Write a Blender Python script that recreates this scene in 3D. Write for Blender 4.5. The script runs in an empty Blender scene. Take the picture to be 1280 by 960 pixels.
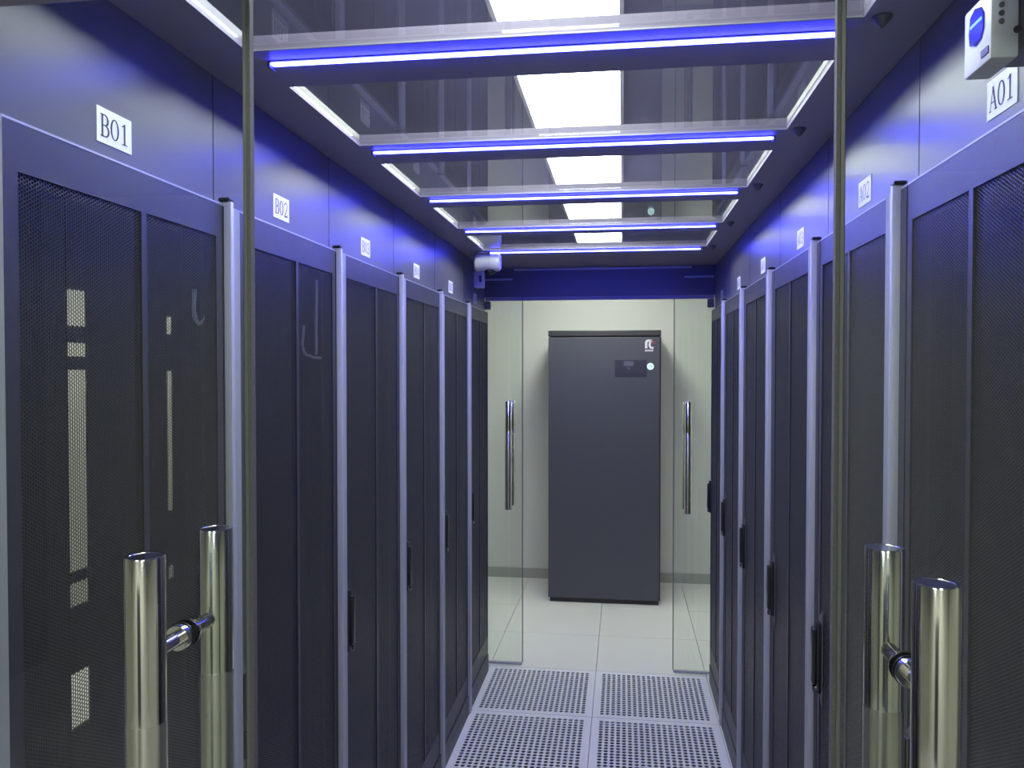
import bpy, bmesh, math, random
from mathutils import Vector, Matrix
random.seed(4)
sc = bpy.context.scene
COL = sc.collection
PI = math.pi

# ------------------------------------------------------------------ camera, world, exposure
cam_d = bpy.data.cameras.new('camera')
cam = bpy.data.objects.new('camera', cam_d)
COL.objects.link(cam)
cam_d.sensor_fit = 'HORIZONTAL'
cam_d.sensor_width = 36.0
cam_d.lens = 36.0 * 1009.4 / 1280.0
cam_d.clip_start = 0.02
cam.location = (0, 0, 1.6977)
cam.rotation_euler = (math.radians(90 - 1.182), 0, math.radians(7.817))
sc.camera = cam

w = bpy.data.worlds.new('world')
sc.world = w
w.use_nodes = True
w.node_tree.nodes['Background'].inputs[0].default_value = (0.5, 0.55, 0.6, 1)
w.node_tree.nodes['Background'].inputs[1].default_value = 0.02

sc.view_settings.view_transform = 'Standard'
sc.view_settings.look = 'None'
sc.view_settings.gamma = 1.0
sc.view_settings.use_curve_mapping = False
sc.view_settings.exposure = 0.0

LAMP_POWER = 22.0          # ceiling panel lamps (emission of their diffusers)
LED_POWER = 92.0           # blue strips under the roof

sc.cycles.max_bounces = 8
sc.cycles.diffuse_bounces = 4
sc.cycles.glossy_bounces = 5
sc.cycles.transparent_max_bounces = 24
sc.cycles.caustics_reflective = False
sc.cycles.caustics_refractive = False
sc.cycles.sample_clamp_indirect = 4.0

# ------------------------------------------------------------------ main dimensions (metres)
XC = -0.137                # middle of the aisle
HEAD = 0.624               # half width between the header panels
DOOR = 0.606               # half width between the rack doors
STRIP = 0.591              # half width between the pale door strips
B0 = 0.83                  # near end of the rack rows
PITCH = 0.60
NR = 6
YEND = B0 + NR * PITCH     # 4.43
ROOF = 2.243               # underside of the roof frame
RTOP = 2.270
INNER = 0.508              # half width of the roof opening
LEDY = [1.385 + 0.6 * k for k in range(5)]
CEIL = 2.66
RX0, RX1, RY0, RY1 = -3.3, 3.0, -2.6, 6.45

# ------------------------------------------------------------------ materials
def new_mat(name):
    m = bpy.data.materials.new(name)
    m.use_nodes = True
    return m, m.node_tree, m.node_tree.nodes['Principled BSDF']

def paint(name, col, rough=0.5, metal=0.0, spec=0.5, noise=0.06, scale=30.0, rvar=0.06, bump=0.0, bscale=400.0, stretch=None):
    m, t, b = new_mat(name)
    tc = t.nodes.new('ShaderNodeTexCoord')
    nz = t.nodes.new('ShaderNodeTexNoise')
    nz.inputs['Scale'].default_value = scale
    nz.inputs['Detail'].default_value = 3
    src = tc.outputs['Object']
    if stretch:
        mp = t.nodes.new('ShaderNodeMapping')
        mp.inputs['Scale'].default_value = stretch
        t.links.new(src, mp.inputs['Vector'])
        src = mp.outputs['Vector']
    t.links.new(src, nz.inputs['Vector'])
    mr = t.nodes.new('ShaderNodeMapRange')
    mr.inputs[3].default_value = 1 - noise
    mr.inputs[4].default_value = 1 + noise
    t.links.new(nz.outputs['Fac'], mr.inputs[0])
    mx = t.nodes.new('ShaderNodeVectorMath')
    mx.operation = 'SCALE'
    mx.inputs[0].default_value = col
    t.links.new(mr.outputs[0], mx.inputs['Scale'])
    t.links.new(mx.outputs[0], b.inputs['Base Color'])
    m2 = t.nodes.new('ShaderNodeMapRange')
    m2.inputs[3].default_value = max(0.02, rough - rvar)
    m2.inputs[4].default_value = min(1, rough + rvar)
    t.links.new(nz.outputs['Fac'], m2.inputs[0])
    t.links.new(m2.outputs[0], b.inputs['Roughness'])
    b.inputs['Metallic'].default_value = metal
    b.inputs['Specular IOR Level'].default_value = spec
    if bump:
        n2 = t.nodes.new('ShaderNodeTexNoise')
        n2.inputs['Scale'].default_value = bscale
        t.links.new(tc.outputs['Object'], n2.inputs['Vector'])
        bp = t.nodes.new('ShaderNodeBump')
        bp.inputs['Strength'].default_value = bump
        bp.inputs['Distance'].default_value = 0.001
        t.links.new(n2.outputs['Fac'], bp.inputs['Height'])
        t.links.new(bp.outputs[0], b.inputs['Normal'])
    return m

def emit(name, col, power, base=(0.3, 0.3, 0.3)):
    m, t, b = new_mat(name)
    b.inputs['Base Color'].default_value = (*base, 1)
    b.inputs['Emission Color'].default_value = (*col, 1)
    b.inputs['Emission Strength'].default_value = power
    b.inputs['Roughness'].default_value = 0.2
    b.inputs['Specular IOR Level'].default_value = 0.2
    return m

def glass(name, tint, f0=0.04, rough=0.0):
    # clear sheet: light passes straight through, each face mirrors by Schlick's law
    m = bpy.data.materials.new(name)
    m.use_nodes = True
    t = m.node_tree
    t.nodes.clear()
    out = t.nodes.new('ShaderNodeOutputMaterial')
    tr = t.nodes.new('ShaderNodeBsdfTransparent')
    tr.inputs[0].default_value = (*tint, 1)
    gl = t.nodes.new('ShaderNodeBsdfGlossy')
    gl.inputs['Roughness'].default_value = rough
    lw = t.nodes.new('ShaderNodeLayerWeight')
    lw.inputs['Blend'].default_value = 0.5
    pw = t.nodes.new('ShaderNodeMath')
    pw.operation = 'POWER'
    pw.inputs[1].default_value = 5.0
    t.links.new(lw.outputs['Facing'], pw.inputs[0])
    mr = t.nodes.new('ShaderNodeMapRange')
    mr.inputs[3].default_value = f0
    mr.inputs[4].default_value = 1.0
    t.links.new(pw.outputs[0], mr.inputs[0])
    mx = t.nodes.new('ShaderNodeMixShader')
    t.links.new(mr.outputs[0], mx.inputs[0])
    t.links.new(tr.outputs[0], mx.inputs[1])
    t.links.new(gl.outputs[0], mx.inputs[2])
    t.links.new(mx.outputs[0], out.inputs[0])
    return m

M = {}
M['wall'] = paint('wall_paint', (0.53, 0.54, 0.50), 0.75, bump=0.15, scale=3, noise=0.02)
M['wall_side'] = paint('side_wall_paint', (0.66, 0.66, 0.56), 0.75, scale=3, noise=0.02)
M['wall_dimmed'] = paint('dimmed_wall_paint', (0.38, 0.38, 0.32), 0.75, scale=3, noise=0.02)  # wall paint darkened to dim the wall glimpsed through the rack gaps
M['base'] = paint('baseboard_grey', (0.30, 0.31, 0.28), 0.5)
M['ceil'] = paint('ceiling_grey', (0.26, 0.26, 0.37), 0.8, scale=4)
M['tile'] = paint('floor_tile_laminate', (0.58, 0.58, 0.54), 0.32, scale=120, noise=0.03, rvar=0.04)
M['ptile'] = paint('perforated_tile_enamel', (0.62, 0.62, 0.64), 0.35, scale=120, noise=0.03)
M['plenum'] = paint('plenum_shade_black', (0.02, 0.02, 0.025), 0.9)  # near black: the shade below the tile holes is put into its colour
M['rack'] = paint('rack_paint', (0.031, 0.031, 0.041), 0.42, bump=0.25, noise=0.05)
M['rackin'] = paint('rack_inner_black', (0.016, 0.017, 0.016), 0.6)
M['mesh'] = paint('perforated_sheet_paint', (0.039, 0.040, 0.045), 0.38, spec=0.6)
M['header'] = paint('header_panel_paint', (0.12, 0.12, 0.14), 0.30, noise=0.01, rvar=0.0, spec=0.22)
M['roof'] = paint('roof_frame_led_tint', (0.23, 0.21, 0.31), 0.45, noise=0.05)  # violet tint painted in for LED light on the frame
M['rail_lit'] = paint('lit_rail_face_pale', (0.30, 0.31, 0.28), 0.5, noise=0.03)  # paler than the frame paint, standing in for lamp light on the rails
M['strip'] = paint('anodised_aluminium', (0.45, 0.45, 0.50), 0.42, metal=0.35, stretch=(60, 60, 1), noise=0.05)
M['black'] = paint('black_plastic', (0.012, 0.012, 0.014), 0.30)
M['dgrey'] = paint('dark_grey_plastic', (0.10, 0.10, 0.11), 0.45)
M['white'] = paint('white_plastic', (0.72, 0.72, 0.74), 0.4, noise=0.02)
M['paper'] = paint('label_paper', (0.80, 0.80, 0.84), 0.55, noise=0.02)
M['ink'] = paint('label_ink', (0.03, 0.03, 0.05), 0.6)
M['steel'] = paint('brushed_stainless', (0.72, 0.71, 0.66), 0.13, metal=1.0, stretch=(1, 1, 0.02), scale=300, noise=0.03, rvar=0.04)
M['steel_dull'] = paint('dull_stainless', (0.60, 0.59, 0.54), 0.24, metal=0.9, stretch=(1, 1, 0.02), scale=300, noise=0.05, rvar=0.05)  # duller, rougher steel for the lower part of the pull bars
M['seal'] = paint('grey_brush_seal', (0.09, 0.09, 0.09), 0.8, noise=0.35, scale=400)
M['clear'] = paint('door_edge_profile', (0.11, 0.12, 0.11), 0.3, noise=0.1)
M['glass'] = glass('door_glass', (0.965, 0.985, 0.965))
M['roofglass'] = glass('roof_glass', (0.96, 0.97, 0.97), f0=0.045)
M['ac'] = paint('cooler_paint', (0.058, 0.060, 0.078), 0.45, bump=0.2, noise=0.04)
M['acdark'] = paint('cooler_dark_trim', (0.024, 0.024, 0.030), 0.5)
M['acscreen'] = paint('cooler_panel_plastic', (0.030, 0.030, 0.042), 0.35)
M['aclcd'] = paint('cooler_display', (0.10, 0.10, 0.14), 0.25)
M['logo_w'] = paint('logo_white', (0.66, 0.64, 0.70), 0.5)
M['logo_r'] = paint('logo_red', (0.45, 0.04, 0.10), 0.5)
M['lamp'] = emit('lamp_diffuser', (0.95, 1.0, 0.94), LAMP_POWER)
M['led'] = emit('led_core', (0.027, 0.030, 1.0), LED_POWER)
M['ledlens'] = emit('led_lens', (0.004, 0.006, 1.0), 0.7)
M['screen'] = emit('reader_screen', (0.01, 0.02, 0.75), 0.45, (0.01, 0.01, 0.06))
M['screenline'] = emit('reader_line', (0.10, 0.45, 1.0), 1.1)
M['pilot'] = emit('pilot_light', (0.55, 0.95, 0.85), 1.1)
M['cable'] = paint('cable_grey', (0.45, 0.45, 0.48), 0.5)
M['smoke'] = paint('dome_black', (0.02, 0.02, 0.025), 0.12)

# ------------------------------------------------------------------ mesh helpers
class MB:
    def __init__(s):
        s.bm = bmesh.new()
    def box(s, x0, x1, y0, y1, z0, z1, bevel=0.0, seg=1):
        r = bmesh.ops.create_cube(s.bm, size=1)
        vs = r['verts']
        bmesh.ops.scale(s.bm, vec=(abs(x1 - x0), abs(y1 - y0), abs(z1 - z0)), verts=vs)
        bmesh.ops.translate(s.bm, vec=((x0 + x1) / 2, (y0 + y1) / 2, (z0 + z1) / 2), verts=vs)
        if bevel:
            es = list({e for v in vs for e in v.link_edges})
            bmesh.ops.bevel(s.bm, geom=es, offset=bevel, segments=seg, affect='EDGES', profile=0.5)
        return s
    def lathe(s, prof, n=20, mat=None):
        # prof: (r, h) pairs along local +Z, placed by a matrix
        mat = mat or Matrix.Identity(4)
        rings = []
        for r, h in prof:
            if r < 1e-6:
                rings.append([s.bm.verts.new(mat @ Vector((0, 0, h)))])
            else:
                rings.append([s.bm.verts.new(mat @ Vector((r * math.cos(2 * PI * i / n), r * math.sin(2 * PI * i / n), h))) for i in range(n)])
        for a, b in zip(rings, rings[1:]):
            for i in range(n):
                j = (i + 1) % n
                if len(a) == 1 and len(b) == 1:
                    continue
                if len(a) == 1:
                    s.bm.faces.new((a[0], b[i], b[j]))
                elif len(b) == 1:
                    s.bm.faces.new((a[i], a[j], b[0]))
                else:
                    s.bm.faces.new((a[i], a[j], b[j], b[i]))
        return s
    def tube(s, p, q, r, n=16, caps=True):
        p, q = Vector(p), Vector(q)
        d = q - p
        mt = Matrix.Translation(p) @ d.to_track_quat('Z', 'Y').to_matrix().to_4x4()
        pr = [(r, 0), (r, d.length)]
        if caps:
            pr = [(0, 0)] + pr + [(0, d.length)]
        return s.lathe(pr, n, mt)
    def prism(s, pts, f, d):
        # pts: 2-D outline, f maps (u, v, depth) to 3-D
        a = [s.bm.verts.new(f(u, v, 0)) for u, v in pts]
        b = [s.bm.verts.new(f(u, v, d)) for u, v in pts]
        s.bm.faces.new(a)
        s.bm.faces.new(b[::-1])
        n = len(pts)
        for i in range(n):
            j = (i + 1) % n
            s.bm.faces.new((a[i], b[i], b[j], a[j]))
        return s
    def mesh(s, name, smooth=False):
        bmesh.ops.recalc_face_normals(s.bm, faces=s.bm.faces[:])
        me = bpy.data.meshes.new(name)
        s.bm.to_mesh(me)
        s.bm.free()
        if smooth:
            for p in me.polygons:
                p.use_smooth = True
            try:
                me.set_sharp_from_angle(angle=math.radians(38))
            except Exception:
                pass
        return me
    def build(s, name, mat, parent=None, smooth=False, loc=None):
        return link(name, s.mesh(name, smooth), mat, parent, loc)

def link(name, me, mat, parent=None, loc=None):
    o = bpy.data.objects.new(name, me)
    if mat is not None and not me.materials:
        me.materials.append(M[mat] if isinstance(mat, str) else mat)
    COL.objects.link(o)
    if loc:
        o.location = loc
    if parent is not None:
        o.parent = parent
    return o

def empty(name, loc=(0, 0, 0)):
    o = bpy.data.objects.new(name, None)
    o.empty_display_size = 0.05
    COL.objects.link(o)
    o.location = loc
    return o

def tag(o, label=None, cat=None, group=None, kind=None):
    if label:
        o['label'] = label
    if cat:
        o['category'] = cat
    if group:
        o['group'] = group
    if kind:
        o['kind'] = kind
    return o

def copy_tree(o, parent=None):
    c = o.copy()
    COL.objects.link(c)
    c.parent = parent
    for ch in list(o.children):
        copy_tree(ch, c)
    return c

# ------------------------------------------------------------------ the room
tag(MB().box(RX0 - .1, RX1 + .1, RY1, RY1 + .1, -.4, CEIL).build('wall_back', 'wall'), kind='structure')
tag(MB().box(RX0 - .1, RX1 + .1, RY0 - .1, RY0, -.4, CEIL).build('wall_front', 'wall_side'), kind='structure')
tag(MB().box(RX0 - .1, RX0, RY0, RY1, -.4, CEIL).build('wall_left', 'wall_dimmed'), kind='structure')
tag(MB().box(RX1, RX1 + .1, RY0, RY1, -.4, CEIL).build('wall_right', 'wall_side'), kind='structure')
tag(MB().box(RX0 - .1, RX1 + .1, RY0 - .1, RY1 + .1, CEIL, CEIL + .1).build('ceiling', 'ceil'), kind='structure')
tag(MB().box(RX0, RX1, RY1 - .012, RY1, 0, .078).build('baseboard_back', 'base'), kind='structure')

d1 = tag(MB().box(-1.15, -.15, RY0 + .001, RY0 + .04, 0, 2.1, bevel=.004).build('added_dark_door', 'acdark'), kind='structure')  # unseen dark door, added so the steel handles mirror something dark
MB().box(-.27, -.23, RY0 + .041, RY0 + .08, .98, 1.12, bevel=.006).build('added_door_handle', 'steel', d1)
TX = -0.144                # tile line along the middle of the aisle
TW = 0.602
TY = 4.503                 # where perforated tiles meet solid ones
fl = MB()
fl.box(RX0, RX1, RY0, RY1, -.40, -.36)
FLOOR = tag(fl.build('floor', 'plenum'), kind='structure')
NROW = 6
ynear = TY - NROW * 0.6
a0, a1 = TX - TW, TX + TW
c0, c1 = TX - 3 * TW, TX + 3 * TW
sl = MB()
sl.box(RX0, a0 - .001, RY0, TY - .001, -.035, 0)
sl.box(a1 + .001, RX1, RY0, TY - .001, -.035, 0)
sl.box(a0, a1, RY0, ynear - .001, -.035, 0)
sl.box(RX0, c0 - .001, TY, RY1, -.035, 0)
sl.box(c1 + .001, RX1, TY, RY1, -.035, 0)
sl.build('outer_tiles', 'tile', FLOOR)

def tile_mesh(w_, d_):
    return MB().box(-w_ / 2 + .0012, w_ / 2 - .0012, -d_ / 2 + .0012, d_ / 2 - .0012, -.035, 0, bevel=.0015).mesh('solid_tile')
tm = tile_mesh(TW, .6)
tm_cut = tile_mesh(TW, RY1 - (TY + 1.8))
for i in range(6):
    for j in range(4):
        x = c0 + TW * (i + .5)
        if j < 3:
            link('solid_tile', tm, 'tile', FLOOR, (x, TY + .6 * (j + .5), 0))
        else:
            link('solid_tile', tm_cut, 'tile', FLOOR, (x, (TY + 1.8 + RY1) / 2, 0))

def perforated_mesh():
    # a steel tile pierced by 20 x 20 round holes
    bm = bmesh.new()
    n, mg = 20, 0.032
    hw, hd = TW / 2 - .0012, .3 - .0012
    px, py = (2 * hw - 2 * mg) / n, (2 * hd - 2 * mg) / n
    r, th = 0.0106, -0.003
    seg = 8
    key = {}
    def V(x, y, z=0.0):
        k = (round(x, 5), round(y, 5), round(z, 5))
        if k not in key:
            key[k] = bm.verts.new((x, y, z))
        return key[k]
    for i in range(n):
        for j in range(n):
            x0, y0 = -hw + mg + i * px, -hd + mg + j * py
            cx, cy = x0 + px / 2, y0 + py / 2
            sq = []
            for k in range(seg):
                a = 2 * PI * k / seg
                dx, dy = math.cos(a), math.sin(a)
                m_ = max(abs(dx), abs(dy))
                sq.append(V(cx + dx / m_ * px / 2, cy + dy / m_ * py / 2))
            ring = [bm.verts.new((cx + r * math.cos(2 * PI * k / seg), cy + r * math.sin(2 * PI * k / seg), 0)) for k in range(seg)]
            low = [bm.verts.new((v.co.x, v.co.y, th)) for v in ring]
            for k in range(seg):
                q = (k + 1) % seg
                bm.faces.new((sq[k], sq[q], ring[q], ring[k]))
                bm.faces.new((ring[k], ring[q], low[q], low[k]))
    ix, iy = hw - mg, hd - mg
    for (x0, x1, y0, y1) in ((-hw, hw, -hd, -iy), (-hw, hw, iy, hd), (-hw, -ix, -iy, iy), (ix, hw, -iy, iy)):
        bm.faces.new([bm.verts.new(p) for p in ((x0, y0, 0), (x1, y0, 0), (x1, y1, 0), (x0, y1, 0))])
    for (xa, ya, xb, yb) in ((-hw, -hd, hw, -hd), (hw, -hd, hw, hd), (hw, hd, -hw, hd), (-hw, hd, -hw, -hd)):
        bm.faces.new([bm.verts.new(p) for p in ((xa, ya, 0), (xb, yb, 0), (xb, yb, -.035), (xa, ya, -.035))])
    me = bpy.data.meshes.new('perforated_tile')
    bm.to_mesh(me)
    bm.free()
    return me
pm = perforated_mesh()
for j in range(NROW):
    for s in (-1, 1):
        link('perforated_tile', pm, 'ptile', FLOOR, (TX + s * TW / 2, TY - .6 * (j + .5), 0))

# ------------------------------------------------------------------ ceiling lamps
def lamp(x0, x1, y0, y1, label, group):
    t = empty('ceiling_lamp', ((x0 + x1) / 2, (y0 + y1) / 2, CEIL))
    wx, wy = (x1 - x0) / 2, (y1 - y0) / 2
    f = MB()
    for (a, b, c, d) in ((-wx - .012, -wx, -wy - .012, wy + .012), (wx, wx + .012, -wy - .012, wy + .012), (-wx, wx, -wy - .012, -wy), (-wx, wx, wy, wy + .012)):
        f.box(a, b, c, d, -.060, 0)
    f.build('frame', 'white', t)
    MB().box(-wx, wx, -wy, wy, -.055, -.045).build('diffuser', 'lamp', t)
    return tag(t, label, 'lamp', group)
ORD = ['nearest', 'second', 'third', 'fourth', 'farthest']
lamp(-.327, -.012, .384, 1.339, 'panel lamp above the near glass doors, beyond the top of the view', 'ceiling lamps over the aisle')
for k in range(5):
    y0 = 1.392 + 1.008 * k
    lamp(-.327, -.012, y0, min(y0 + .955, 5.95), 'bright panel lamp seen through the glass roof, %s from the camera' % ORD[k], 'ceiling lamps over the aisle')
PL = ['first', 'second', 'third']
for k, y0 in enumerate((1.4, 3.2, 5.0)):  # unseen lamps added for room light behind the racks
    lamp(-2.75, -2.45, y0, y0 + 1.2, 'added unseen panel lamp behind the B racks, %s from the near end' % PL[k], 'added lamps behind the B racks')
    lamp(2.10, 2.40, y0, y0 + 1.2, 'added unseen panel lamp behind the A racks, %s from the near end' % PL[k], 'added lamps behind the A racks')
lamp(-1.12, -.82, -2.2, -1.0, 'added unseen fill lamp behind the camera, on the B side', 'added fill lamps behind the camera')  # unseen pair of lamps added to veil the near door glass with reflected light
lamp(.22, .52, -2.2, -1.0, 'added unseen fill lamp behind the camera, on the A side', 'added fill lamps behind the camera')

# ------------------------------------------------------------------ server racks
def perf_sheet_mesh(y0, y1, z0, z1):
    # real hexagonal perforation, 5.3 mm pitch, in the YZ plane; front face at x = 0, thickness towards -X
    a = 0.0053
    R = a / math.sqrt(3)
    rh = R * 0.80
    dy = a * math.sqrt(3) / 2
    ny, nz = int((y1 - y0) / dy) + 1, int((z1 - z0) / a) + 1
    verts, faces = [], []
    key = {}
    co = [(R * math.cos(PI / 3 * k), R * math.sin(PI / 3 * k)) for k in range(6)]
    ci = [(rh * math.cos(PI / 3 * k), rh * math.sin(PI / 3 * k)) for k in range(6)]
    th = -0.0007
    for i in range(ny):
        cy = y0 + i * dy
        for j in range(nz):
            cz = z0 + (j + .5 * (i % 2)) * a
            o = []
            for c, q in co:
                k = (round((cy + c) * 2e4), round((cz + q) * 2e4))
                v = key.get(k)
                if v is None:
                    v = key[k] = len(verts)
                    verts.append((0, cy + c, cz + q))
                o.append(v)
            b = len(verts)
            verts += [(0, cy + c, cz + q) for c, q in ci]
            verts += [(th, cy + c, cz + q) for c, q in ci]
            for k in range(6):
                q = (k + 1) % 6
                faces.append((o[k], o[q], b + q, b + k))
                faces.append((b + k, b + q, b + 6 + q, b + 6 + k))
    me = bpy.data.meshes.new('perforated_panel')
    me.from_pydata(verts, [], faces)
    return me
MY0, MY1, MZ0, MZ1 = .082, .575, .20, 1.940
SHEET = perf_sheet_mesh(MY0 - .003, MY1 + .003, MZ0 - .003, MZ1 + .003)

def make_rack(s):
    """One cabinet; local Y runs 0..0.6 along the row, X is absolute. s=-1 is the B row, s=+1 the A row."""
    X = lambda h: XC + s * h
    t = empty('server_rack', (0, 0, 0))
    dx = X(DOOR)
    c = MB()
    back = DOOR + 1.10
    c.box(X(DOOR + .03), X(back), .002, .598, 1.965, 1.992)              # roof sheet
    c.box(X(DOOR + .03), X(back), .002, .598, .10, .125)                # floor sheet
    for y in (.004, .566):                                              # uprights
        c.box(X(DOOR + .028), X(DOOR + .060), y, y + .030, .10, 1.99)
        c.box(X(back - .04), X(back), y, y + .030, .10, 1.99)
    c.build('cabinet_frame', 'rackin', t)
    MB().box(X(DOOR - .003), X(back), .002, .598, 0.0, .10, bevel=.002).build('plinth', 'rack', t)
    # door: four frame members, a centre rib and two perforated sheets
    my0, my1, mz0, mz1 = MY0, MY1, MZ0, MZ1
    d = empty('door')
    d.parent = t
    f = MB()
    x0, x1 = X(DOOR), X(DOOR + .024)
    f.box(x0, x1, .003, my0, .108, 2.0)
    f.box(x0, x1, my1, .597, .108, 2.0)
    f.box(x0, x1, my0, my1, mz1, 2.0)
    f.box(x0, x1, my0, my1, .108, mz0)
    f.build('door_frame', 'rack', d)
    MB().box(X(DOOR - .001), X(DOOR + .012), .340, .354, mz0, mz1).build('centre_rib', 'rack', d)
    ps = tag(link('perforated_panel', SHEET, 'mesh', d, (X(DOOR + .003), 0 if s < 0 else my0 + my1, 0)), kind='stuff')
    if s > 0:
        ps.rotation_euler = (0, 0, PI)
    MB().box(X(DOOR - .0005), X(DOOR + .030), .004, .596, 2.0006, 2.0036).build('top_edge', 'strip', d)
    # swing handle beside the pale strip
    h0, h1 = (.052, .094) if s < 0 else (.540, .580)
    hp = MB()
    hp.prism([(h0, .895), (h1, .930), (h1, 1.085), (h0, 1.130)], lambda u, v, q: Vector((X(DOOR) - s * q, u, v)), .003)
    hp.build('handle_plate', 'dgrey', d)
    hb = MB()
    hm = (h0 + h1) / 2
    hb.box(X(DOOR - .003), X(DOOR - .013), hm - .016, hm + .016, .925, 1.095, bevel=.004, seg=2)
    hb.box(X(DOOR - .010), X(DOOR - .022), hm - .012, hm + .012, .945, 1.080, bevel=.004, seg=2)
    hb.build('handle', 'black', d, smooth=True)
    MB().lathe([(0, 0), (.008, 0), (.008, .006), (.005, .008), (0, .008)], 12,
               Matrix.Translation((X(DOOR - .013), hm, .934)) @ Matrix.Rotation(-s * PI / 2, 4, 'Y')).build('lock', 'steel', d, smooth=True)
    # blanking plates behind the door
    MB().box(X(DOOR + .078), X(DOOR + .090), .0005, .5995, .14, 1.95).build('blanking_panel', 'rackin', t)
    return t, d

def strip_parts(s, root):
    # two-piece pale aluminium strip along the door edge, with a dark cap on top
    X = lambda h: XC + s * h
    ya, yb, yc = (.005, .016, .042) if s < 0 else (.032, .042, .068)
    p = MB()
    n = 8
    p.box(X(STRIP + .001), X(DOOR + .012), ya, yb, .012, 2.009, bevel=.002, seg=2)
    pts = [(yb, DOOR + .012)]
    for i in range(n + 1):
        u = i / n
        pts.append((yb + (yc - yb) * u, STRIP + .005 * math.sin(PI * u) + .002))
    pts.append((yc, DOOR + .012))
    p.prism(pts, lambda u, v, q: Vector((X(v), u, .012 + q)), 1.986)
    p.build('edge_strip', 'strip', root, smooth=True)
    MB().box(X(STRIP + .003), X(DOOR + .01), ya - .004, ya + .016, 2.0095, 2.016, bevel=.002).build('hinge_cap', 'black', root)

def bare(s):
    return make_rack(s)[0]

proto = {-1: bare(-1), 1: bare(1)}
racks = {}
for s, L in ((-1, 'B'), (1, 'A')):
    for k in range(NR):
        r = proto[s] if k == 0 else copy_tree(proto[s])
        r.location = (0, B0 + PITCH * k, 0)
        tag(r, 'black server rack with perforated door, under the number label %s%02d' % (L, k + 1), 'server rack', 'server racks of the %s row' % L)
        racks[(s, k)] = r
# pale strips
first = {}
for s in (-1, 1):
    for k in range(NR):
        r = racks[(s, k)]
        if s not in first:
            strip_parts(s, r)
            first[s] = [c for c in r.children if c.name.startswith(('edge_strip', 'hinge_cap'))]
        else:
            for c in first[s]:
                q = c.copy()
                COL.objects.link(q)
                q.parent = r
# end panels of the rows
for s in (-1, 1):
    X = lambda h: XC + s * h
    for k, y in ((0, .0005), (NR - 1, .594)):
        MB().box(X(DOOR + .026), X(DOOR + 1.10), y, y + .006, .0, 2.0).build('end_panel', 'rack', racks[(s, k)])
# end stile that closes the far B06 / A06 corner
# the first B rack: gaps beside the blanking plates let the lit wall behind show through
rb = racks[(-1, 0)]
for c in list(rb.children):
    if c.name.startswith('blanking_panel'):
        bpy.data.objects.remove(c)
Xi0, Xi1 = XC - (DOOR + .078), XC - (DOOR + .080)
SL = [(.275, .318), (.539, .557)]
for (ya, yb) in ((.0, SL[0][0]), (SL[0][1], SL[1][0]), (SL[1][1], .60)):
    MB().box(Xi0, Xi1, ya, yb, .14, 1.95).build('blanking_panel', 'rackin', rb)
def bar(i, z0, z1):
    MB().box(Xi0 + .0015, Xi1 - .0015, SL[i][0] - .004, SL[i][1] + .004, z0, z1).build('cable_bar', 'rackin', rb)
for z0, z1 in ((1.815, 1.95), (1.735, 1.760), (1.694, 1.714), (1.372, 1.388), (1.235, 1.335), (.14, 1.15)):
    bar(0, z0, z1)
for z0, z1 in ((1.790, 1.95), (1.691, 1.758), (1.335, 1.435), (.14, 1.31)):
    bar(1, z0, z1)
# looped cables hanging just behind the first two B doors
def cable(pts, rad, root):
    cu = bpy.data.curves.new('patch_cable', 'CURVE')
    cu.dimensions = '3D'
    cu.bevel_depth = rad
    sp = cu.splines.new('BEZIER')
    sp.bezier_points.add(len(pts) - 1)
    for b, p in zip(sp.bezier_points, pts):
        b.co = p
        b.handle_left_type = b.handle_right_type = 'AUTO'
    o = bpy.data.objects.new('tmp_curve', cu)
    COL.objects.link(o)
    dg = bpy.context.evaluated_depsgraph_get()
    me = bpy.data.meshes.new_from_object(o.evaluated_get(dg))
    bpy.data.objects.remove(o)
    me.materials.clear()
    link('patch_cable', me, 'cable', root)
xk = XC - (DOOR + .030)
cable([(xk, .598, 1.93), (xk, .590, 1.86), (xk, .570, 1.78), (xk, .555, 1.785), (xk, .55, 1.84)], .004, racks[(-1, 0)])
cable([(xk, .545, 1.92), (xk, .540, 1.80), (xk, .54, 1.73)], .0035, racks[(-1, 1)])
cable([(xk, .46, 1.80), (xk, .455, 1.74), (xk, .50, 1.725), (xk, .57, 1.722)], .0035, racks[(-1, 1)])

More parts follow.
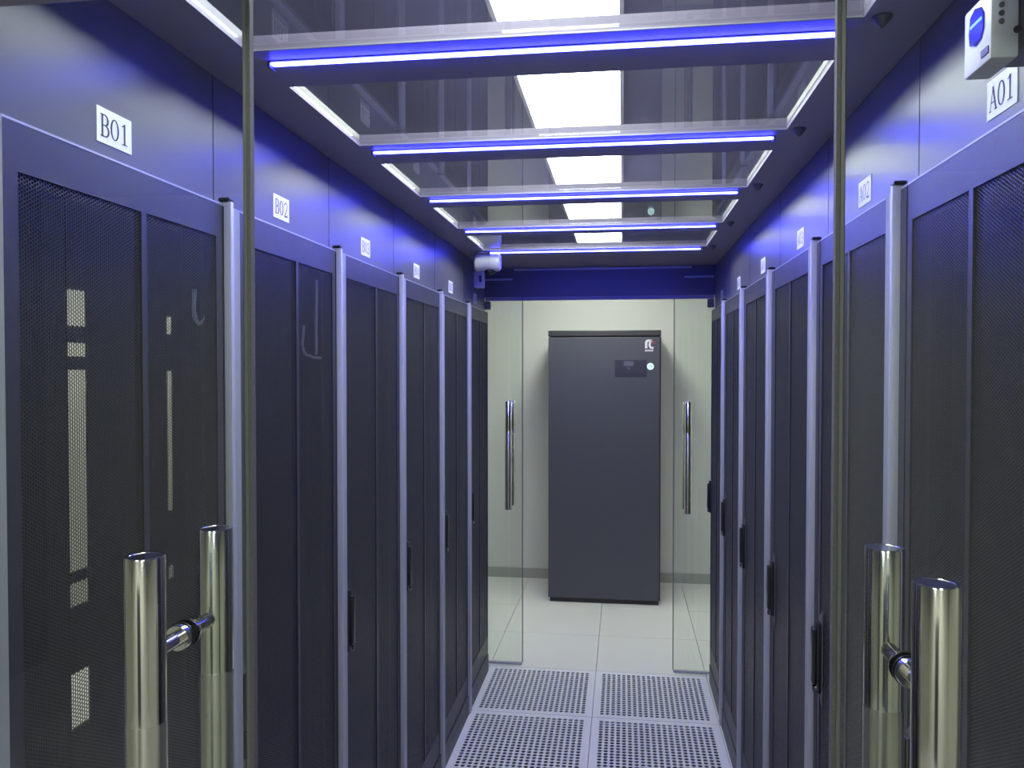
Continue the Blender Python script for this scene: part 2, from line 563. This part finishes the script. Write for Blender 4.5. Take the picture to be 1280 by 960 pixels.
# ------------------------------------------------------------------ lettering
def ribbon(pts, wd):
    out = []
    n = len(pts)
    L, Rr = [], []
    for i, (x, y) in enumerate(pts):
        a = pts[max(i - 1, 0)]
        b = pts[min(i + 1, n - 1)]
        dx, dy = b[0] - a[0], b[1] - a[1]
        l = math.hypot(dx, dy) or 1
        wv = wd(i / (n - 1)) if callable(wd) else wd
        nx, ny = -dy / l * wv / 2, dx / l * wv / 2
        L.append((x + nx, y + ny))
        Rr.append((x - nx, y - ny))
    for i in range(n - 1):
        out.append([L[i], L[i + 1], Rr[i + 1], Rr[i]])
    return out
def arc(cx, cy, rx, ry, a0, a1, n=12):
    return [(cx + rx * math.cos(math.radians(a0 + (a1 - a0) * i / n)), cy + ry * math.sin(math.radians(a0 + (a1 - a0) * i / n))) for i in range(n + 1)]
TH, TN = .105, .05
def glyph(ch):
    g = []
    if ch == '0':
        g += ribbon(arc(.3, .5, .22, .46, 90, 450, 24), lambda t: TN + (TH - TN) * abs(math.sin(2 * PI * t)))
    elif ch == '1':
        g += ribbon([(.32, .02), (.32, .97)], TH) + ribbon([(.14, .025), (.50, .025)], TN) + ribbon([(.14, .83), (.22, .86), (.34, .96)], TN)
    elif ch == '2':
        g += ribbon(arc(.29, .72, .20, .24, 170, -30, 12) + [(.30, .30), (.09, .05)], .075) + ribbon([(.08, .05), (.52, .05)], TH) + ribbon([(.50, .04), (.53, .20)], TN)
    elif ch == '3':
        g += ribbon(arc(.28, .73, .18, .22, 165, -80, 12), .075) + ribbon(arc(.27, .27, .22, .25, 85, -160, 14), .085)
    elif ch == '4':
        g += ribbon([(.38, .02), (.38, .97)], TH) + ribbon([(.40, .97), (.05, .28), (.55, .28)], TN) + ribbon([(.24, .02), (.52, .02)], TN)
    elif ch == '5':
        g += ribbon([(.50, .93), (.16, .93)], TH) + ribbon([(.15, .95), (.12, .52)], TN) + ribbon(arc(.27, .31, .22, .28, 130, -160, 16), .085)
    elif ch == '6':
        g += ribbon(arc(.30, .30, .20, .27, 0, 360, 20), .08) + ribbon([(.10, .32), (.13, .62), (.25, .84), (.46, .95)], .075)
    elif ch == 'B':
        g += ribbon([(.15, .02), (.15, .98)], TH) + ribbon([(.03, .02), (.32, .02)], TN) + ribbon([(.03, .975), (.32, .975)], TN) + ribbon([(.15, .515), (.32, .515)], TN)
        g += ribbon(arc(.31, .745, .18, .23, 90, -90, 12), lambda t: TN + (TH - TN) * math.sin(PI * t))
        g += ribbon(arc(.31, .268, .22, .248, 90, -90, 12), lambda t: TN + (TH - TN) * math.sin(PI * t))
    elif ch == 'A':
        g += ribbon([(.08, .02), (.31, .98)], TN) + ribbon([(.29, .98), (.54, .02)], TH) + ribbon([(.15, .34), (.45, .34)], TN)
        g += ribbon([(.0, .02), (.18, .02)], TN) + ribbon([(.42, .02), (.64, .02)], TN)
    return g
def lettering(text, f, h, wd, name, mat, parent):
    """text centred on (0,0) in the plane given by f(u,v)->3D; h letter height, wd advance"""
    bm = bmesh.new()
    u0 = -wd * len(text) / 2
    for i, ch in enumerate(text):
        for poly in glyph(ch):
            vs = [bm.verts.new(f(u0 + i * wd + p[0] * wd / .62, (p[1] - .5) * h)) for p in poly]
            try:
                bm.faces.new(vs)
            except ValueError:
                pass
    me = bpy.data.meshes.new(name)
    bm.to_mesh(me)
    bm.free()
    return link(name, me, mat, parent)

# ------------------------------------------------------------------ header panels with number labels
for s, L in ((-1, 'B'), (1, 'A')):
    X = lambda h: XC + s * h
    for k in range(NR):
        y0 = B0 + PITCH * k
        text = '%s%02d' % (L, k + 1)
        p = MB().box(X(HEAD), X(HEAD + .02), .002, .598, 2.005, 2.33).build('header_panel', 'header', loc=(0, y0, 0))
        tag(p, 'grey header panel above a rack, carrying the number label ' + text, 'header panel', 'header panels of the %s row' % L)
        cy, cz = .302, 2.0545
        lb = MB().box(X(HEAD), X(HEAD - .0012), cy - .042, cy + .042, cz - .026, cz + .026).build('number_label', 'paper', p)
        lb['label'] = 'white paper label reading ' + text
        lettering(text, (lambda u, v: Vector((X(HEAD - .0016), cy - s * u, cz + v))), .033, .0235, 'lettering', 'ink', lb)

# ------------------------------------------------------------------ glass roof over the aisle
roof = empty('aisle_roof', (XC, (B0 + YEND) / 2, ROOF))
tag(roof, 'glass roof in a dark metal frame spanning both rack rows', 'roof')
def rp(mb, name, mat):
    o = mb.build(name, mat)
    o.parent = roof
    o.matrix_parent_inverse = Matrix.Translation(-roof.location)
    return o
YB = [B0 + .02] + LEDY
for s in (-1, 1):
    X = lambda h: XC + s * h
    rp(MB().box(X(INNER), X(HEAD - .001), B0 + .012, YEND, ROOF, RTOP), 'side_rail', 'roof')
beams = [(B0 + .012, B0 + .05)] + [(y - .052, y + .125) for y in LEDY[:-1]] + [(LEDY[-1] - .056, YEND)]
for a, b in beams:
    rp(MB().box(XC - INNER, XC + INNER, a, b, ROOF, RTOP, bevel=.0), 'crossbeam', 'roof')
for (a, b), (c, d) in zip(beams, beams[1:]):
    rp(MB().box(XC - INNER + .001, XC + INNER - .001, b + .001, c - .001, 2.2495, 2.2555), 'glass_pane', 'roofglass')
    # lamp-lit inner faces of the side rails above the glass, painted paler
    for s in ((-1, 1) if b > 1 else ()):
        X = lambda h: XC + s * h
        rp(MB().box(X(INNER - .0008), X(INNER - .0001), b + .004, c - .004, 2.2558, 2.2690), 'lit_rail_face', 'rail_lit')
    rp(MB().box(XC - INNER + .002, XC + INNER - .002, c - .0016, c - .0004, ROOF + .0004, ROOF + .0026), 'pane_edge', 'strip')

# ------------------------------------------------------------------ blue LED bars under the crossbeams
for k, y in enumerate(LEDY):
    t = empty('led_bar', (XC, y, ROOF))
    tag(t, 'glowing blue LED bar under the glass roof, %s from the camera' % ORD[k], 'led light', 'blue LED bars under the roof')
    hl = .487
    ch = MB()
    ch.box(-hl - .004, hl + .004, -.0095, .0155, -.0022, -.0002)
    ch.build('channel', 'dgrey', t)
    MB().box(-hl, hl, -.009, .006, -.0068, -.0023, bevel=.003, seg=2).build('light_strip', 'led', t)
    for q in (-1, 1):
        MB().box(q * (hl + .0002), q * (hl + .004), -.0095, .0155, -.011, -.0023).build('light_block_cap', 'dgrey', t)  # caps added, hung low to block strip light towards the header panels
    c = MB()
    c.box(-hl, hl, .0065, .015, -.0030, -.0023)
    c.build('lens', 'ledlens', t)

# small cone sensors below the A side rail
for k, y in enumerate([1.335, 1.93, 2.50, 3.125, 3.72]):
    t = empty('roof_sensor', (.398, y, ROOF))
    tag(t, 'small grey cone sensor under the A side roof rail, %s from the camera' % ORD[k], 'sensor', 'cone sensors under the roof rail')
    MB().lathe([(0, 0), (.0155, 0), (.0155, -.003), (0, -.003)], 18).build('collar', 'dgrey', t, smooth=True)
    MB().lathe([(.014, -.003), (.011, -.008), (.006, -.014), (.003, -.017), (0, -.018)], 18).build('cone', 'dgrey', t, smooth=True)

# ------------------------------------------------------------------ sliding glass doors at both ends
def door_leaf(label, xe, s, yg, ztop, inside, hoff=.078):
    """xe: leading edge, s: -1 the leaf runs to -X, +1 to +X; handles straddle the pane."""
    t = empty('glass_door', (xe + s * .33, yg, 0))
    tag(t, label, 'glass door', 'sliding glass doors of the aisle')
    ox, oy = t.location.x, t.location.y
    wd = .66
    xa, xb = (xe + s * .009) - ox, (xe + s * wd) - ox
    MB().box(xa, xb, -.004, .004, .014, ztop).build('glass_pane', 'glass', t)
    # leading edge profile and brush seal
    MB().box(xe + s * .0038 - ox, xe + s * .0088 - ox, -.0045, .0045, .014, ztop, bevel=.001).build('edge_profile', 'clear', t)
    if inside:
        MB().box(xe - ox, xe + s * .0036 - ox, -.0045, .0045, .014, ztop).build('brush_seal', 'seal', t)
    MB().box(xa, xb, -.008, .008, .002, .0138).build('bottom_rail', 'strip', t)
    h = empty('pull_handle')
    h.parent = t
    xh = xe + s * hoff - ox
    for yy in (-.071, .071):
        MB().lathe([(0, 1.34), (.0197, 1.34), (.0197, 1.5070), (.0188, 1.5085), (.0150, 1.5085), (.0146, 1.508), (0, 1.508)], 32, Matrix.Translation((xh, yy, 0))).build('grip_bar', 'steel', h, smooth=True)
        MB().lathe([(0, .90), (.0186, .90), (.0199, .9015), (.0199, 1.34), (.0197, 1.3405)], 32, Matrix.Translation((xh, yy, 0))).build('lower_grip_bar', 'steel_dull', h, smooth=True)
    for z in (1.405, 1.005):
        m_ = Matrix.Translation((xh, 0, z)) @ Matrix.Rotation(-PI / 2, 4, 'X')
        MB().lathe([(.0085, -.058), (.0085, -.0142)], 20, m_).lathe([(.0085, .0142), (.0085, .058)], 20, m_).build('rod', 'steel', h, smooth=True)
        for q in (-1, 1):
            MB().lathe([(.0085, q * .0143), (.0135, q * .0143), (.0145, q * .012), (.0145, q * .0065), (.0085, q * .0065)], 24, m_).build('rod_collar', 'steel', h, smooth=True)
            MB().lathe([(.0085, q * .0062), (.0155, q * .0062), (.0155, q * .0042), (.0085, q * .0042)], 24, m_).build('washer', 'black', h, smooth=True)
    return t
YG = .822
door_leaf('near glass door leaf with steel pull handle, in front of racks B01 and B02', -.393, -1, YG, 2.118, True, .083)
door_leaf('near glass door leaf with steel pull handle, in front of racks A01 and A02', .203, 1, YG, 2.118, True, .071)
YF = 4.545
door_leaf('far glass door leaf with steel handle, at the end of the B racks', -.557, -1, YF, 2.084, False)
door_leaf('far glass door leaf with steel handle, at the end of the A racks', .274, 1, YF, 2.084, False)

# near header beam the door leaves hang from (only its lower edge shows)
hb = MB().box(-1.15, .90, .790, .8135, 2.095, 2.34).build('door_header', 'roof')
tag(hb, 'dark header beam over the near glass doors, at the top left corner', 'header beam')
# far header
fh = empty('far_door_header', (XC, YEND + .04, 2.066))
tag(fh, 'dark blue lit header box over the far glass doors', 'header beam')
def fp(mb, name, mat):
    o = mb.build(name, mat)
    o.parent = fh
    o.matrix_parent_inverse = Matrix.Translation(-fh.location)
    return o
fp(MB().box(XC - .66, XC + .66, YEND + .002, YEND + .19, 2.085, 2.33), 'box', 'header')
fp(MB().box(XC - .62, XC + .62, YEND + .002, YEND + .012, 2.066, 2.084), 'lower_lip', 'roof')
fp(MB().box(XC - .46, XC + .50, YEND - .006, YEND + .001, 2.230, 2.240), 'upper_trim', 'strip')
for x0, x1 in ((-.765, -.605), (.325, .480)):
    fp(MB().box(x0, x1, YEND - .010, YEND + .001, 2.178, 2.188, bevel=.002), 'track_cover', 'strip')
for x0, x1 in ((-.770, -.735), (.452, .487)):
    fp(MB().box(x0, x1, YEND + .016, YEND + .06, 2.02, 2.066, bevel=.004), 'roller_bracket', 'dgrey')

# ------------------------------------------------------------------ wall reader on the A header
t = empty('card_reader', (.40, .996, 2.10))
tag(t, 'small white wall box with glowing blue window, above the number label A01', 'wall reader')
MB().box(.0, .030, -.036, .036, -.062, .016, bevel=.004, seg=2).build('case', 'white', t, smooth=True)
MB().box(.030, XC + HEAD - .40, -.030, .034, -.050, .016, bevel=.003).build('back_box', 'dgrey', t)
pts = [(-.014, .030), (.005, .036), (.021, .028), (.025, .004), (.022, -.016), (.006, -.022), (-.014, -.018), (-.022, -.004), (-.022, .018)]
win = MB().prism(pts, lambda u, v, q: Vector((-.0004 - q, u * .8 - .003, v * .72 - .018)), .0014).build('window', 'screen', t)
MB().box(-.0024, -.0018, -.018, .012, -.0115, -.0080).build('light_line', 'screenline', win)
MB().box(-.0012, .0002, -.032, -.014, -.054, -.046).build('name_plate', 'dgrey', t)
for k in range(4):
    MB().lathe([(0, 0), (.0032, 0), (.0028, .0015), (0, .0015)], 12, Matrix.Translation((.011, -.036, -.022 + .009 * k)) @ Matrix.Rotation(PI / 2, 4, 'X')).build('button', 'dgrey', t, smooth=True)
MB().lathe([(0, 0), (.004, 0), (.004, .003), (0, .003)], 12, Matrix.Translation((.027, -.036, -.032)) @ Matrix.Rotation(PI / 2, 4, 'X')).build('screw', 'black', t, smooth=True)

# ------------------------------------------------------------------ far left camera and sensor box
t = empty('security_camera', (-.655, 3.80, ROOF))
tag(t, 'white surveillance camera under the roof at the far end of the B row', 'camera')
MB().lathe([(0, 0), (.036, 0), (.036, -.006), (.012, -.008), (.012, -.02)], 24).build('mount', 'white', t, smooth=True)
m_ = Matrix.Translation((-.045, 0, -.046)) @ Matrix.Rotation(PI / 2, 4, 'Y')
MB().lathe([(0, 0), (.034, 0), (.040, .006), (.041, .075), (.043, .077), (.043, .112), (.038, .122), (.030, .125), (0, .125)], 28, m_).build('body', 'white', t, smooth=True)
MB().lathe([(.026, 0), (.024, -.012), (.016, -.022), (0, -.027)], 20, Matrix.Translation((.030, 0, -.083))).build('lens_dome', 'smoke', t, smooth=True)
t = empty('gas_sensor', (XC - HEAD, 4.12, 2.15))
tag(t, 'small white sensor box on the header panel just above label B06', 'sensor')
MB().box(0, .050, -.032, .032, -.042, .042, bevel=.006, seg=2).build('case', 'white', t, smooth=True)
MB().box(.030, .042, -.0335, -.0322, -.015, .018).build('slot', 'dgrey', t)

# ------------------------------------------------------------------ cooling unit at the end wall
AX0, AX1, AY, AH = -.533, .268, 5.798, 1.961
t = empty('cooling_unit', ((AX0 + AX1) / 2, AY + .32, 0))
tag(t, 'tall dark grey precision air conditioner against the end wall', 'air conditioner')
hw = (AX1 - AX0) / 2
d0 = AY - t.location.y
MB().box(-hw, hw, d0 + .022, .325, .03, AH - .045, bevel=.003).build('cabinet', 'acdark', t)
MB().box(-hw + .012, hw - .012, d0 + .02, .31, 0, .0298).build('base', 'acdark', t)
MB().box(-hw, hw, d0, .325, AH - .040, AH, bevel=.003).build('top_cap', 'acdark', t)
dr = MB().box(-hw + .002, hw - .010, d0 + .001, d0 + .0215, .034, AH - .047, bevel=.003).build('front_door', 'ac', t)
fx = lambda x: x - t.location.x
dp = MB().box(fx(-.055), fx(.168), d0 - .002, d0 + .0008, 1.632, 1.752, bevel=.0008).build('control_panel', 'acscreen', t)
MB().box(fx(.006), fx(.076), d0 - .0035, d0 - .0021, 1.708, 1.740).build('display', 'aclcd', dp)
MB().prism([(fx(.041) + .010 * math.cos(a * PI / 5), 1.690 + .010 * math.sin(a * PI / 5)) for a in range(10)], lambda u, v, q: Vector((u, d0 - .0021 - q, v)), .002).build('knob', 'aclcd', dp)
MB().box(fx(-.03), fx(.15), d0 - .0034, d0 - .0021, 1.650, 1.656).build('panel_line', 'acdark', dp)
bt = MB().lathe([(0, 0), (.024, 0), (.024, .004), (.021, .006), (0, .006)], 24, Matrix.Translation((fx(.193), d0 + .001, 1.704)) @ Matrix.Rotation(PI / 2, 4, 'X')).build('pilot_button', 'pilot', t, smooth=True)
pb = MB()
for q in ribbon([(-.008, -.008), (-.006, .004), (0, .011), (.006, .004), (.008, -.008)], .004):
    pb.prism(q, lambda u, v, d_: Vector((fx(.193) + u, d0 - .0052 - d_, 1.704 + v)), .001)
pb.build('symbol', 'acscreen', bt)
# maker's emblem: rounded hook + open C with a red star, and a line of tiny letters below
lg = MB()
def addrib(pts, wd):
    for q in ribbon(pts, wd):
        lg.prism(q, lambda u, v, d_: Vector((fx(.153) + u, d0 + .0004 - d_, 1.812 + v)), .002)
addrib([(.010, .020), (.010, .058)] + arc(.024, .058, .014, .016, 180, 90, 6)[1:] + [(.055, .074)], .017)
addrib([(.054, .072)] + arc(.056, .046, .022, .026, 110, 235, 9) + [(.062, .022)], .015)
lg.build('emblem', 'logo_w', t)
st = [(.066 + .0 + (.011 if k % 2 == 0 else .0046) * math.sin(k * PI / 5), .062 + (.011 if k % 2 == 0 else .0046) * math.cos(k * PI / 5)) for k in range(10)]
MB().prism(st, lambda u, v, q: Vector((fx(.153) + u, d0 + .0004 - q, 1.812 + v)), .002).build('emblem_star', 'logo_r', t)
tx = MB()
for k in range(6):
    tx.box(fx(.153) + .002 + k * .0098, fx(.153) + .0095 + k * .0098, d0 - .0015, d0 + .0004, 1.811, 1.822)
tx.build('emblem_text', 'logo_w', t)
